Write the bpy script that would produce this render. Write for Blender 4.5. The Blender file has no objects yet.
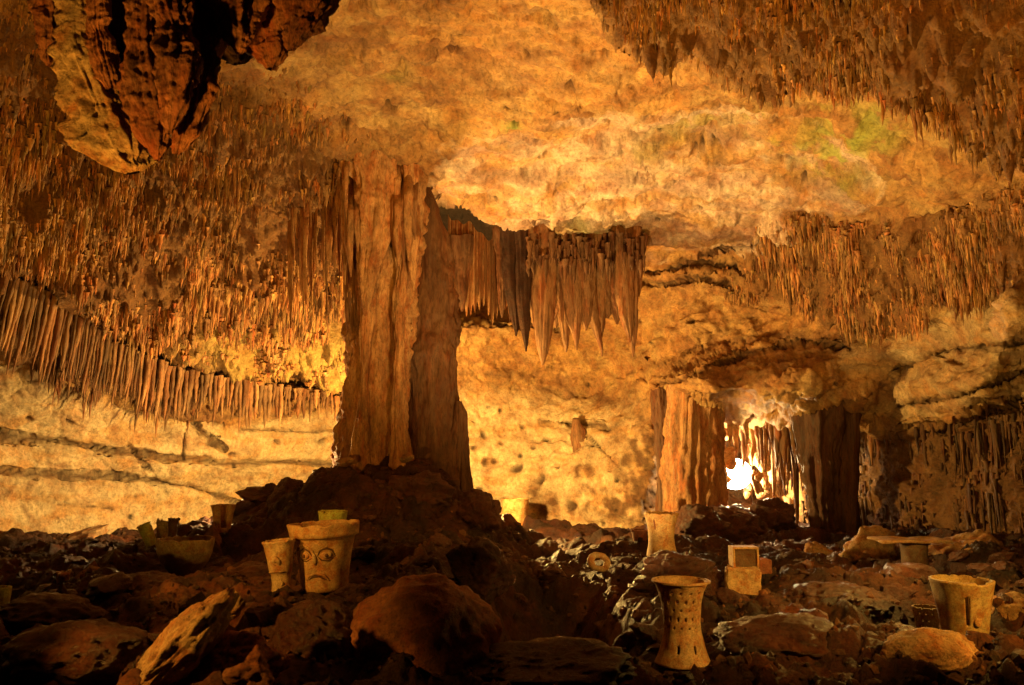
import bpy, math, random
import numpy as np
random.seed(7); rng = np.random.default_rng(7)
C = bpy.context.scene.collection
R = math.radians

# ------------------------------------------------------------------ camera
W, H, F, PITCH = 1024, 685, 796.0, R(8)
CAM = np.array([0.0, 0.0, 1.5])
cd = bpy.data.cameras.new('camera'); cam = bpy.data.objects.new('camera', cd); C.objects.link(cam)
cd.sensor_width = 36; cd.lens = 36 * F / W; cd.clip_start = 0.05; cd.clip_end = 200
cam.location = CAM; cam.rotation_euler = (math.pi / 2 + PITCH, 0, 0)
bpy.context.scene.camera = cam
def P(px, py, Y):
    """world point seen at pixel (px,py) at distance Y ahead"""
    px, py, Y = np.broadcast_arrays(np.asarray(px, float), np.asarray(py, float), np.asarray(Y, float))
    u = (px - W / 2) / F; v = (H / 2 - py) / F
    dy = math.cos(PITCH) - v * math.sin(PITCH); dz = math.sin(PITCH) + v * math.cos(PITCH)
    s = Y / dy
    return np.stack([CAM[0] + u * s, CAM[1] + Y, CAM[2] + dz * s], -1)
def proj(p):
    q = p - CAM
    f = q[..., 1] * math.cos(PITCH) + q[..., 2] * math.sin(PITCH)
    up = -q[..., 1] * math.sin(PITCH) + q[..., 2] * math.cos(PITCH)
    return W / 2 + F * q[..., 0] / f, H / 2 - F * up / f

# ------------------------------------------------------------------ world, lamps, exposure
w = bpy.data.worlds.new('World'); bpy.context.scene.world = w; w.use_nodes = True
w.node_tree.nodes['Background'].inputs[0].default_value = (0.9, 0.42, 0.12, 1)
w.node_tree.nodes['Background'].inputs[1].default_value = 0.003
vs = bpy.context.scene.view_settings
vs.view_transform = 'Standard'; vs.look = 'None'; vs.exposure = 0.18; vs.gamma = 1
bpy.context.scene.cycles.max_bounces = 4
bpy.context.scene.cycles.diffuse_bounces = 3
def lamp(name, pos, energy, col, radius=0.12, target=None, cone=None, blend=0.9):
    l = bpy.data.lights.new(name, 'SPOT' if cone else 'POINT')
    l.energy = energy; l.color = col; l.shadow_soft_size = radius
    o = bpy.data.objects.new(name, l); C.objects.link(o); o.location = pos
    if cone:
        l.spot_size = R(cone); l.spot_blend = blend
        from mathutils import Vector
        d = Vector(target) - Vector(pos)
        o.rotation_euler = d.to_track_quat('-Z', 'Y').to_euler()
    return o
AMB = (1.0, 0.46, 0.06); GOLD = (1.0, 0.58, 0.11); PALE = (1.0, 0.60, 0.17)
lamp('lamp_behind_column', P(447, 468, 13.1), 1900, (1.0, .60, .15), .10)
lamp('lamp_left_recess', P(262, 488, 11.6), 400, (1.0, .63, .22), .12)
lamp('lamp_ceiling_flood', P(548, 612, 7.2) + np.array([0, 0, .02]), 2200, (1.0, .62, .19), .10, P(650, 110, 9.6), 118, 1.0)
lamp('lamp_alcove', P(733, 476, 15.4), 620, (1.0, 0.74, 0.34), .08)
lamp('lamp_front_left', np.array([-2.9, 2.7, .5]), 900, (1.0, .48, .06), .06, P(190, 110, 7), 96, .7)
lamp('lamp_front_right', np.array([2.4, 2.4, 1.0]), 950, (1.0, .47, .06), .06, P(720, 180, 9), 78, .6)
lamp('fill_vessels', np.array([3.1, 3.4, 2.0]), 420, (1.0, .52, .09), .05, P(690, 590, 7.0), 46, .8)  # added fill spot to brighten the vessels, no source of its own in the cave
lamp('lamp_rubble_left', np.array([-3.6, 3.2, 1.7]), 420, AMB, .05, P(200, 635, 5.0), 30, .7)
lamp('lamp_pots_left', np.array([-3.5, 4.0, 2.1]), 460, AMB, .05, P(288, 556, 7.5), 32, .5)
lamp('lamp_rubble_right', np.array([4.4, 3.8, 2.0]), 680, AMB, .05, P(950, 640, 6.3), 44, .8)
lamp('lamp_right_ledge', P(915, 505, 7.6), 55, GOLD, .06)

# ------------------------------------------------------------------ noise
_perm = rng.permutation(512).astype(np.int64)
_g = rng.normal(size=(512, 3)); _g /= np.linalg.norm(_g, axis=1)[:, None]
def _h(i, j, k): return _perm[(_perm[(_perm[i & 511] + j) & 511] + k) & 511]
def noise(p):
    i = np.floor(p).astype(np.int64); f = p - i; u = f * f * f * (f * (f * 6 - 15) + 10)
    r = 0
    for a in (0, 1):
        wa = u[..., 0] if a else 1 - u[..., 0]
        for b in (0, 1):
            wb = u[..., 1] if b else 1 - u[..., 1]
            for c in (0, 1):
                wc = u[..., 2] if c else 1 - u[..., 2]
                g = _g[_h(i[..., 0] + a, i[..., 1] + b, i[..., 2] + c)]
                r = r + wa * wb * wc * (g[..., 0] * (f[..., 0] - a) + g[..., 1] * (f[..., 1] - b) + g[..., 2] * (f[..., 2] - c))
    return r * 1.6
def fbm(p, o=4, gain=.5):
    r = 0; a = 1; q = np.array(p, float)
    for k in range(o):
        r = r + a * noise(q + 17.3 * k); q = q * 2.03; a *= gain
    return r
def ridged(p, o=4):
    r = 0; a = 1; q = np.array(p, float)
    for k in range(o):
        r = r + a * (1 - 2 * np.abs(noise(q + 9.1 * k))); q = q * 2.1; a *= .5
    return r
def worley(p):
    """distances to nearest and second nearest feature points, plus cell id"""
    i = np.floor(p).astype(np.int64); f1 = np.full(p.shape[:-1], 9.); f2 = f1.copy(); idd = np.zeros(p.shape[:-1], np.int64)
    for a in (-1, 0, 1):
        for b in (-1, 0, 1):
            for c in (-1, 0, 1):
                ci = i + np.array([a, b, c]); h = _h(ci[..., 0], ci[..., 1], ci[..., 2])
                q = ci + .5 + _g[h] * .42
                d = np.linalg.norm(p - q, axis=-1)
                n = d < f1
                f2 = np.where(n, f1, np.minimum(f2, d)); idd = np.where(n, h, idd); f1 = np.where(n, d, f1)
    return f1, f2, idd
def sstep(a, b, x): t = np.clip((x - a) / (b - a), 0, 1); return t * t * (3 - 2 * t)

def tps(pts, vals, lam=1e-3):
    pts = np.asarray(pts, float); n = len(pts); s = pts.std(0).mean(); q = pts / s
    def U(r2): return r2 * np.log(r2 + 1e-9)
    K = U(((q[:, None] - q[None]) ** 2).sum(-1)) + lam * np.eye(n)
    Pm = np.c_[np.ones(n), q]; A = np.block([[K, Pm], [Pm.T, np.zeros((3, 3))]])
    sol = np.linalg.solve(A, np.r_[vals, 0, 0, 0])
    def f(x, y):
        x = x / s; y = y / s; r = sol[n] + sol[n + 1] * x + sol[n + 2] * y
        for k in range(n): r = r + sol[k] * U((x - q[k, 0]) ** 2 + (y - q[k, 1]) ** 2)
        return r
    return f
def curve(pts):
    a = np.array(pts, float)
    return lambda x: np.interp(x, a[:, 0], a[:, 1])
def polydist(px, py, pts):
    d = np.full(px.shape, 1e9); side = np.zeros(px.shape)
    pts = np.array(pts, float)
    for a, b in zip(pts[:-1], pts[1:]):
        ab = b - a; t = np.clip(((px - a[0]) * ab[0] + (py - a[1]) * ab[1]) / (ab @ ab), 0, 1)
        d = np.minimum(d, np.hypot(px - a[0] - t * ab[0], py - a[1] - t * ab[1]))
    return d

# ------------------------------------------------------------------ mesh helpers
def mesh_obj(name, verts, faces, mat, parent=None, smooth=True, col=None, loc=None):
    me = bpy.data.meshes.new(name)
    verts = np.asarray(verts, float).reshape(-1, 3)
    if isinstance(faces, np.ndarray):
        k = faces.shape[1]; nf = len(faces)
        me.vertices.add(len(verts)); me.vertices.foreach_set('co', verts.ravel())
        me.loops.add(nf * k); me.loops.foreach_set('vertex_index', faces.astype(np.int32).ravel())
        me.polygons.add(nf); me.polygons.foreach_set('loop_start', np.arange(0, nf * k, k, dtype=np.int32))
        me.update(calc_edges=True); me.validate()
    else:
        me.from_pydata([tuple(v) for v in verts], [], faces); me.update()
    me.polygons.foreach_set('use_smooth', np.full(len(me.polygons), smooth))
    if col is not None:
        at = me.color_attributes.new('albedo', 'FLOAT_COLOR', 'POINT')
        c = np.ones((len(verts), 4)); c[:, :3] = col; at.data.foreach_set('color', c.ravel())
    me.materials.append(mat)
    o = bpy.data.objects.new(name, me); C.objects.link(o)
    if parent is not None: o.parent = parent
    if loc is not None: o.location = loc
    return o
def tag(o, label=None, cat=None, group=None, kind=None):
    if label: o['label'] = label
    if cat: o['category'] = cat
    if group: o['group'] = group
    if kind: o['kind'] = kind
    return o
def empty(name, loc, label, cat, group=None, rz=0):
    o = bpy.data.objects.new(name, None); C.objects.link(o); o.location = loc; o.rotation_euler = (0, 0, rz)
    o.empty_display_size = .1
    return tag(o, label, cat, group)
def grid_faces(n, m, wrap=False, flip=False):
    i, j = np.meshgrid(np.arange(n - 1), np.arange(m if wrap else m - 1), indexing='ij')
    a = i * m + j; b = i * m + (j + 1) % m; c = (i + 1) * m + (j + 1) % m; d = (i + 1) * m + j
    f = np.stack([a, b, c, d], -1).reshape(-1, 4)
    return f[:, ::-1].copy() if flip else f

# ------------------------------------------------------------------ materials
def rock_mat(name, attr=True, base=(.3, .2, .12), rough=(.6, .9), bump=.5, scale=1.0, spec=.3, stretch=1.0, fine=1.0, lo=.55, hi=1.35, speck=0.0, fleck=.62, stain=.9):
    m = bpy.data.materials.new(name); m.use_nodes = True; nt = m.node_tree; N = nt.nodes; L = nt.links
    b = N['Principled BSDF']; b.inputs['Specular IOR Level'].default_value = spec
    tc = N.new('ShaderNodeNewGeometry'); mp = N.new('ShaderNodeMapping'); mp.inputs['Scale'].default_value = (scale, scale, scale * stretch)
    L.new(tc.outputs['Position'], mp.inputs[0])
    def nz(s, det=6, r=.6, dist=0.0):
        n = N.new('ShaderNodeTexNoise'); n.inputs['Scale'].default_value = s; n.inputs['Detail'].default_value = det
        n.inputs['Roughness'].default_value = r; n.inputs['Distortion'].default_value = dist
        L.new(mp.outputs[0], n.inputs['Vector']); return n.outputs['Fac']
    def mr(x, a, bb, c, d):
        q = N.new('ShaderNodeMapRange'); q.inputs[1].default_value = a; q.inputs[2].default_value = bb
        q.inputs[3].default_value = c; q.inputs[4].default_value = d; L.new(x, q.inputs[0]); return q.outputs[0]
    def math_(op, x, y):
        q = N.new('ShaderNodeMath'); q.operation = op
        for k, v in enumerate((x, y)):
            if isinstance(v, (int, float)): q.inputs[k].default_value = v
            else: L.new(v, q.inputs[k])
        return q.outputs[0]
    if attr:
        a = N.new('ShaderNodeAttribute'); a.attribute_name = 'albedo'; src = a.outputs['Color']
    else:
        a = N.new('ShaderNodeRGB'); a.outputs[0].default_value = (*base, 1); src = a.outputs[0]
    n1 = nz(2.3, 4, .65); n2 = nz(14, 3, .7); n3 = nz(3.2, 5, .68, .6)
    v = math_('MULTIPLY', mr(n1, .3, .7, lo, hi), mr(n2, .3, .7, .7, 1.25))
    if speck:
        vo = N.new('ShaderNodeTexVoronoi'); vo.inputs['Scale'].default_value = 9; L.new(mp.outputs[0], vo.inputs['Vector'])
        v = math_('MULTIPLY', v, mr(vo.outputs['Distance'], .05, .16, 1 - speck, 1.0))
    v = math_('MULTIPLY', v, mr(nz(27, 3, .75), .53, .60, 1.0, fleck))
    mx = N.new('ShaderNodeVectorMath'); mx.operation = 'SCALE'; L.new(src, mx.inputs[0]); L.new(v, mx.inputs['Scale'])
    # warm / reddish mineral staining
    st = N.new('ShaderNodeMix'); st.data_type = 'RGBA'; st.blend_type = 'MULTIPLY'
    L.new(mr(n3, .44, .66, 0, stain), st.inputs[0]); L.new(mx.outputs[0], st.inputs[6]); st.inputs[7].default_value = (.78, .40, .20, 1)
    L.new(st.outputs[2], b.inputs['Base Color'])
    L.new(mr(n2, .3, .7, rough[0], rough[1]), b.inputs['Roughness'])
    hsum = math_('ADD', math_('MULTIPLY', nz(13, 6, .78), .09), math_('MULTIPLY', n2, .03 * fine))
    bp = N.new('ShaderNodeBump'); bp.inputs['Strength'].default_value = bump; bp.inputs['Distance'].default_value = 1.0
    L.new(hsum, bp.inputs['Height']); L.new(bp.outputs[0], b.inputs['Normal'])
    return m
M_shell = rock_mat('limestone', bump=.8, lo=.72, hi=1.22, stain=.5, fleck=.72)
M_drip = rock_mat('dripstone', bump=.45, stretch=.25, scale=1.6, lo=.45, hi=1.35, rough=(.45, .8))
M_flow = rock_mat('flowstone', attr=False, base=(.42, .22, .095), bump=.6, stretch=.35, scale=2.0, rough=(.4, .75))
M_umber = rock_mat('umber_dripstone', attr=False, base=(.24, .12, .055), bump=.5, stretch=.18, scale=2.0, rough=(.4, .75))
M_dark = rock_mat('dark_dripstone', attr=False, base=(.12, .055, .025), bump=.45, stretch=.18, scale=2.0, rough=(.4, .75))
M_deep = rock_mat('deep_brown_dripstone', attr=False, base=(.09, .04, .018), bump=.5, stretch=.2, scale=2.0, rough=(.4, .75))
M_black = rock_mat('wet_black_and_shade', attr=False, base=(.045, .016, .006), bump=.5, scale=2)  # wet black rock; also paints the shade behind the hanging blades
M_redflow = rock_mat('red_flowstone', attr=False, base=(.28, .10, .04), bump=.6, stretch=.4, scale=2.0, rough=(.4, .75), lo=.4, hi=1.4)
M_floor = rock_mat('damp_rock', bump=.7, scale=1.6, rough=(.32, .85), spec=.3, lo=.4, hi=1.5)
M_rock = rock_mat('boulder_stone', attr=False, base=(.085, .026, .010), bump=.7, scale=1.8, rough=(.22, .7), spec=.5, lo=.5, hi=1.5)
M_redrock = rock_mat('smooth_red_stone', attr=False, base=(.23, .085, .03), bump=.5, scale=1.5, rough=(.4, .8), lo=.6, hi=1.4)
M_rockpale = rock_mat('pale_boulder_stone', attr=False, base=(.40, .25, .12), bump=.6, scale=2.0, rough=(.5, .85))
def pot_mat(name, base, **k): return rock_mat(name, attr=False, base=base, bump=.16, scale=4, rough=(.55, .9), lo=.66, hi=1.2, **k)
M_clay = pot_mat('fired_clay', (.52, .33, .14)); M_palec = pot_mat('pale_clay', (.52, .36, .18))
M_green = pot_mat('mossy_clay', (.50, .54, .12)); M_dclay = pot_mat('dark_clay', (.12, .07, .035)); M_olive = pot_mat('olive_clay', (.36, .27, .12))
M_paint = pot_mat('dark_slip', (.13, .065, .03)); M_red = pot_mat('red_clay', (.22, .08, .04))

# ------------------------------------------------------------------ cave shell: ceiling and walls
ctl = [  # px, py, distance ahead
 (-320,-340,2.3),(0,-340,2.9),(300,-340,3.3),(600,-340,3.5),(900,-340,3.2),(1320,-340,2.4),
 (-320,-120,3.6),(0,-120,4.6),(300,-120,5.2),(600,-120,5.4),(900,-120,5.0),(1320,-120,3.6),
 (-320,40,4.4),(0,20,6.2),(200,20,6.8),(400,10,7.0),(600,10,6.9),(800,10,6.6),(1024,10,5.8),(1320,40,4.4),
 (0,130,8.0),(200,130,9.2),(330,130,9.8),(450,120,9.4),(620,120,9.3),(800,120,8.8),(930,120,7.8),(1024,130,7.0),(1320,150,5),
 (-320,240,5.6),(0,240,9.4),(150,240,11.2),(300,240,12.4),(420,220,12.2),(560,235,13.0),(700,240,13.2),(850,220,11.0),(1024,230,8.6),
 (60,300,10.4),(200,350,13.0),(340,380,14.8),(480,300,15.6),(620,310,16.2),(760,300,14.6),(900,300,11.3),(1024,320,9.6),
 (-320,400,6.6),(0,400,10.8),(150,430,13.0),(330,440,16.0),(500,400,17.2),(620,400,17.0),(700,370,14.6),(800,370,13.4),(860,400,13.6),(1024,400,10.2),
 (0,520,11.0),(150,520,13.4),(330,520,16.4),(500,520,17.0),(620,520,15.8),(700,520,15.0),(800,520,14.4),(900,500,12.4),(1024,500,10.6),
 (-320,600,6.8),(0,640,11.0),(330,640,16.5),(600,640,16.0),(800,640,14.0),(1024,640,10.4),(1320,300,6.2),(1320,600,6.6)]
ctl = np.array(ctl, float)
depth0 = tps(ctl[:, :2], np.log(ctl[:, 2]))
L1 = curve([(-320,150),(-100,225),(0,262),(50,285),(100,325),(150,352),(200,366),(260,376),(350,390),(420,398)])
L2 = curve([(-320,300),(-100,330),(0,358),(50,372),(100,398),(140,412),(190,415),(250,425),(300,412),(350,415),(420,415)])
SL = curve([(395,165),(415,172),(440,196),(480,212),(505,222),(520,232),(532,262),(545,330)])
TR = curve([(560,-60),(600,0),(640,40),(700,58),(760,84),(820,88),(880,92),(920,118),(955,140),(1000,160),(1100,190)])
MR = curve([(690,300),(740,262),(765,215),(800,212),(850,232),(900,225),(960,205),(1024,190),(1320,150)])
BR = curve([(640,372),(670,386),(700,405),(740,424),(800,424),(845,414),(870,418),(905,424),(960,412),(1024,398),(1320,380)])
st = 1.7
gx = np.arange(-320, 1346, st); gy = np.arange(-340, 662, st)
PY, PX = np.meshgrid(gy, gx, indexing='ij')
wx = 10 * fbm(np.stack([PX / 60, PY / 60, PX * 0], -1), 4); wy = 10 * fbm(np.stack([PX / 60, PY / 60, PX * 0 + 7], -1), 4)
qx, qy = PX + wx, PY + wy
Dp = np.exp(depth0(PX, PY))
leftm = 1 - sstep(395, 425, PX)
Dp += leftm * (.75 * sstep(-2, 5, qy - L1(qx))) + leftm * .35 * sstep(-3, 8, qy - L2(qx)) + leftm * .6 * np.exp(-((qy - L1(qx) - 5) / 5) ** 2)
# cavity behind the ceiling slab
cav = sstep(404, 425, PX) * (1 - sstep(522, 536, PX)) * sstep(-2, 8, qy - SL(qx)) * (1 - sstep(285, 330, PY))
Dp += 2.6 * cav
# lower-hanging rough roof at top right, and mid-right rough band
tr = sstep(560, 610, PX) * (1 - sstep(-6, 6, qy - TR(qx)))
Dp -= .45 * tr
mr_ = sstep(-8, 10, qy - MR(qx)) * sstep(700, 760, PX)
Dp -= .25 * mr_ * (1 - sstep(300, 360, PY))
# right: bulging overhang with recess beneath
br = sstep(-3, 9, qy - BR(qx)) * sstep(640, 690, PX)
Dp += br * (.9 - .4 * sstep(860, 980, PX))
def blob(x, y, rx, ry, amp, rot=0):
    c, s = math.cos(rot), math.sin(rot); dx, dy = PX - x, PY - y
    a = (dx * c + dy * s) / rx; b = (-dx * s + dy * c) / ry
    return amp * np.exp(-(a * a + b * b) ** 1.5)
Dp -= blob(760, 385, 105, 40, .9) + blob(945, 395, 70, 30, .35, -.3) + blob(985, 355, 25, 70, .5, .5) + blob(1015, 320, 24, 30, .5)
Dp += blob(860, 415, 40, 16, .6) + blob(690, 355, 35, 10, .5, -.4)
Dp -= blob(690, 388, 45, 22, .9) + blob(815, 390, 60, 22, .35)
Dp -= blob(620, 470, 70, 60, .5) + blob(640, 420, 60, 30, .4)
Dp += blob(742, 468, 36, 48, 2.2) - blob(748, 432, 30, 10, .5)
Dp -= blob(200, 395 + 60, 80, 28, .35) + blob(60, 400, 70, 24, .3) + blob(550, 110, 26, 12, .12)
# ledges running across the far vault
for cx_ in ([(560,262),(620,268),(660,270),(700,268),(750,266)], [(645,282),(700,285),(745,290)]):
    pass
Dp -= blob(925, 385, 34, 22, .35, -.3) + blob(862, 356, 40, 12, .25, -.1) + blob(985, 385, 50, 14, .3, -.3)
Dp += .35 * sstep(860, 880, PX) * sstep(-3, 3, qy - curve([(860,398),(905,366),(960,352),(1024,345),(1320,330)])(qx)) * (1 - sstep(-4, 2, qy - BR(qx)))
cracks = [  # polyline, half width px, depth
 ([(-200,400),(0,433),(60,444),(130,450),(170,458),(250,464),(345,463)], 2.4, .24),
 ([(186,412),(200,430),(222,446)], 2.6, .2), ([(-200,460),(0,470),(60,475),(150,479),(190,487),(240,505)], 2.0, .18), ([(60,505),(110,510)], 1.2, .05),
 ([(185,430),(182,460)], 1.6, .1), ([(130,445),(150,470)], 1.2, .1), ([(240,430),(300,432),(345,430)], 1.6, .12),
 ([(640,270),(690,266),(750,270)], 2, .35), ([(645,283),(700,281),(745,290)], 1.5, .2),
 ([(655,360),(690,350),(700,342)], 2.2, .3), ([(660,385),(720,360),(800,340),(850,350)], 1.6, .2),
 ([(860,395),(900,366),(950,350),(1024,345)], 2.6, .35), ([(850,428),(900,405),(960,395),(1024,372)], 2.4, .35),
 ([(890,445),(960,425),(1024,398)], 2.5, .35), ([(480,318),(510,325),(560,330)], 1.5, .12),
 ([(455,418),(475,422)], 1.5, .1), ([(540,420),(600,424)], 1.8, .15), ([(505,104),(540,108),(580,98)], 1.4, .08),
 ([(560,420),(580,428),(620,470)], 1.2, .1), ([(700,262),(760,240)], 1.5, .1)]
crk = np.zeros(PX.shape)
for pl, hw, dp in cracks:
    ck = np.exp(-(polydist(PX + wx * .35, PY + wy * .35, pl) / hw) ** 2); Dp += .9 * dp * ck; crk = np.maximum(crk, ck)
B = P(PX, PY, Dp)
# masks in the shell's own layout
rough_l = leftm * (1 - sstep(-4, 4, qy - L1(qx))) * sstep(0, 60, (PY - 60 + .3 * (PX - 200) * -1) + 90 * 0 + 20) if False else None
edge_l = curve([(-320,-400),(0,-20),(100,10),(200,60),(280,90),(330,135),(400,165),(430,170)])
rl = leftm * sstep(-35, 45, PY + wx * 2.5 - edge_l(PX)) * (1 - sstep(-4, 3, qy - L1(qx)))
comb = leftm * sstep(0, 4, qy - L1(qx)) * (1 - sstep(-4, 4, qy - L2(qx)))
rr = np.clip(tr + mr_ * (1 - sstep(-4, 6, qy - curve([(690,292),(760,296),(810,312),(850,326),(900,318),(960,305),(1024,285),(1320,270)])(qx))), 0, 1)
rlow = sstep(35, 60, qy - BR(qx)) * sstep(790, 830, PX) * (1 - .5 * sstep(540, 580, PY))
rstal = np.clip(rl + rr * 1.0 + comb * .5 + rlow * .25, 0, 1)
def normals(Bp):
    du = np.gradient(Bp, axis=1); dv = np.gradient(Bp, axis=0)
    n = np.cross(du, dv); n /= np.linalg.norm(n, axis=-1)[..., None] + 1e-9
    s = np.sign(((CAM - Bp) * n).sum(-1)); return n * s[..., None]
nr = normals(B)
wv = np.stack([fbm(B * 1.1 + 5, 3), fbm(B * 1.1 + 25, 3), fbm(B * 1.1 + 45, 3)], -1)
p1, p2, pid = worley((B + .5 * wv) * np.array([1.1, 1.5, 2.2])); q1, q2, qid = worley((B + .25 * wv) * np.array([3.4, 4.4, 6.0]) + 9)
plates = .09 * (pid % 83) / 83 + .05 * np.exp(-((p2 - p1) / .05) ** 2) + .035 * (qid % 71) / 71 + .02 * np.exp(-((q2 - q1) / .07) ** 2)
d = .20 * fbm(B * .55, 3) + .06 * fbm(B * 1.9, 5, .6) - plates * (1 - rstal) + .035 * ridged(B * 3.1 + 4, 4) * (1 - .3 * rstal)
pale_l = leftm * sstep(2, 8, qy - L2(qx)); pale_c = sstep(440, 460, PX) * (1 - sstep(600, 660, qx)) * sstep(385, 410, qy)
pale_r = .8 * np.exp(-((qx - 862) / 42) ** 2 - ((qy - 357) / 13) ** 2) + .6 * sstep(885, 900, PX) * sstep(0, 6, qy - curve([(850,328),(900,322),(960,308),(1024,290),(1320,280)])(qx)) * (1 - sstep(-6, 2, qy - BR(qx)))
paleall = np.clip(pale_l + pale_c + pale_r, 0, 1)
d = d * (1 - .55 * paleall)
# bedding layers in the back vault
lay = sstep(440, 470, PX) * sstep(250, 290, PY) * (1 - rstal)
bz = B[..., 2] * 3.1 + 1.6 * fbm(B * .6, 4)
d += .10 * lay * np.clip(.3 + 1.6 * fbm(B * .9 + 60, 3), 0, 1) * (np.abs((bz % 1) - .5) * 2) ** 3
B1 = B + nr * d[..., None]
tocam0 = CAM - B; tocam0 /= np.linalg.norm(tocam0, axis=-1)[..., None]
# dripping relief pulled straight down in the rough zones
f1, f2, _ = worley(B * np.array([6.6, 6.6, 1.5]) + .9 * fbm(B * 4, 3)[..., None])
B1 += (rstal * .9 * np.clip(fbm(B * 1.9 + 77, 4), -.5, .6))[..., None] * (np.array([0, 0, -.30]) + tocam0 * .10)
dr = np.clip(1 - f1 * 1.35, 0, 1) ** 1.2 * (.5 + .9 * np.clip(.5 + fbm(B * 1.3 + 30, 3), 0, 1.2))
tocam = CAM - B; tocam /= np.linalg.norm(tocam, axis=-1)[..., None]
B1 += (rstal * dr * (1 - .45 * mr_))[..., None] * (np.array([0, 0, -.20]) + tocam * .12)
ribm = sstep(0, 12, qy - BR(qx)) * sstep(790, 830, PX)
B1 += tocam * (ribm * .035 * ridged(B * np.array([2.6, 2.6, .5]) + .25 * fbm(B * 2, 2)[..., None], 3))[..., None]
# pocks and small pits
f1b, _, idb = worley(B * 3.4 + 50)
pit = np.clip(1 - f1b / .22, 0, 1) * ((idb % 5) == 0) * (1 - rstal)
B1 -= nr * (.07 * pit)[..., None]
spots = [(514,124,3),(512,136,4),(521,141,3),(533,150,3),(546,142,2.5),(542,165,2.5),(689,158,3),(696,158,3),(428,38,4),(430,47,3),(655,82,3),(562,82,4),(440,66,5),(449,64,4),(332,112,3),(345,121,4),(390,110,4),(396,114,3),(526,52,3),(608,45,4),(634,178,2),(800,182,3),(862,170,2),(720,30,3),(610,205,3),(700,210,2),
 (484,461,4),(495,460,4),(516,469,4),(505,498,4),(470,445,3),(530,450,3),(558,470,3),(545,440,3),(480,432,3),(569,505,6),(602,428,5),(478,492,3),(540,478,3),(500,440,2),(520,430,2),(590,450,3),(30,420,3),(70,425,3),(230,450,4),(280,445,3),(120,480,3),(320,440,4),(210,440,3),(640,320,3),(690,325,3),(740,350,3),(720,380,3),(800,370,3)]
sp = np.zeros(PX.shape)
for a, b_, r_ in spots: sp = np.maximum(sp, np.exp(-(((qx - a) / r_) ** 2 + ((qy - b_) / (r_ * .8)) ** 2) ** 1.5))
B1 -= nr * (.16 * sp)[..., None]
def mixc(a, b, t): return a * (1 - t[..., None]) + np.asarray(b) * t[..., None]
col = np.zeros(B.shape) + np.array([.44, .25, .10])
n_a = np.clip(.5 + 1.5 * fbm(B * .7 + 3, 5, .6), 0, 1); n_b = np.clip(.5 + 1.8 * fbm(B * 2.2 + 13, 4, .6), 0, 1); n_c = np.clip(fbm(B * 4.5 + 31, 3) * 2.2, 0, 1)
col = mixc(col, (.50, .32, .13), n_a * (1 - rstal)); col = mixc(col, (.34, .16, .055), n_b ** 2 * .75); col = mixc(col, (.22, .10, .045), n_c * .45)
col = mixc(col, (.17, .075, .024), rl * .9); col = mixc(col, (.20, .095, .033), rr * .9); col = mixc(col, (.20, .10, .04), np.clip(comb + rlow * .8, 0, 1))  # rl, rr: shell painted darker as shade between the stalactites
col = mixc(col, (.44, .30, .09), leftm * (1 - sstep(-6, 2, qy - L1(qx))) * sstep(-80, -40, PY - L1(PX)) * sstep(150, 230, PX) * .85)
creamy = np.clip(1 - ((PX - 650) / 240) ** 2 - ((PY - 185) / 80) ** 2, 0, 1)
cs = np.stack([B[..., 0] * .8, B[..., 1] * .8, B[..., 2] * 2.5], -1)
col = mixc(col, (.68, .52, .40), np.clip(creamy * 1.6 + 1.6 * fbm(cs * 1.4 + 8, 5, .62) * (creamy > 0) - .1, 0, 1))
col = mixc(col, (.42, .24, .17), np.clip(fbm(cs * 2.6 + 48, 4, .6) * 2.4, 0, 1) * sstep(0, .3, creamy) * .7)
col = mixc(col, (.64, .50, .30), paleall * .95 * (1 - .12 * n_b))
str1 = fbm(np.stack([B[..., 0] * .7 + .5 * B[..., 1], B[..., 1] * 1.6, B[..., 2] * 4], -1) + .5 * fbm(B * .9, 3)[..., None], 5, .62)
col = mixc(col, (.40, .26, .22), np.clip(str1 * 2.6 - .15, 0, 1) * sstep(0, .35, creamy) * .65)
col = mixc(col, (.54, .30, .10), np.clip(-str1 * 2.4 - .2, 0, 1) * (1 - rstal) * .6)
def alg(x, y, rx, ry, a):
    g = np.exp(-((qx - x) / rx) ** 2 - ((qy - y) / ry) ** 2)
    return np.clip(a * (g * 1.5 + .7 * fbm(B * 3 + 2, 3) * g), 0, 1)
agn = np.clip(.25 + 3.6 * fbm(cs * 2.2 + 71, 5, .62), 0, 1)
for a in [(850,135,42,16,.75),(835,165,40,12,.6),(872,120,30,12,.5),(782,120,22,8,.6),(762,130,18,8,.4),(810,150,60,8,.4),(700,135,50,8,.3),(640,150,40,8,.25)]:
    col = mixc(col, (.38, .40, .09), alg(*a) * agn)
for a in [(512,130,9,7,.8),(590,228,26,6,.4),(395,85,14,8,.3),(850,180,24,8,.4)]: col = mixc(col, (.24, .28, .07), alg(*a))
veins = np.clip((ridged(B * .9 + 20, 4) - 1.25) * 2.2, 0, 1) * (1 - rstal)
col = mixc(col, (.24, .12, .06), veins * .6)
col = mixc(col, (.07, .035, .018), np.clip(crk ** 3 * 1.1, 0, .85))
stn = np.zeros(PX.shape)
for a, b_, rx, ry, am in [(578,478,5,22,.8),(592,482,5,20,.8),(540,492,14,16,.5),(640,460,30,44,.9),(620,500,44,20,.9),(655,430,14,20,.7),(548,505,12,14,.8),(570,510,60,10,.5),(480,500,10,12,.4),(610,430,16,8,.5),(560,390,60,6,.35),(500,375,40,5,.4),(680,440,20,30,.5),(60,392,60,8,.4),(230,470,30,5,.3)]:
    stn = np.maximum(stn, am * np.exp(-((qx - a) / rx) ** 2 - ((qy - b_) / ry) ** 2))
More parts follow.
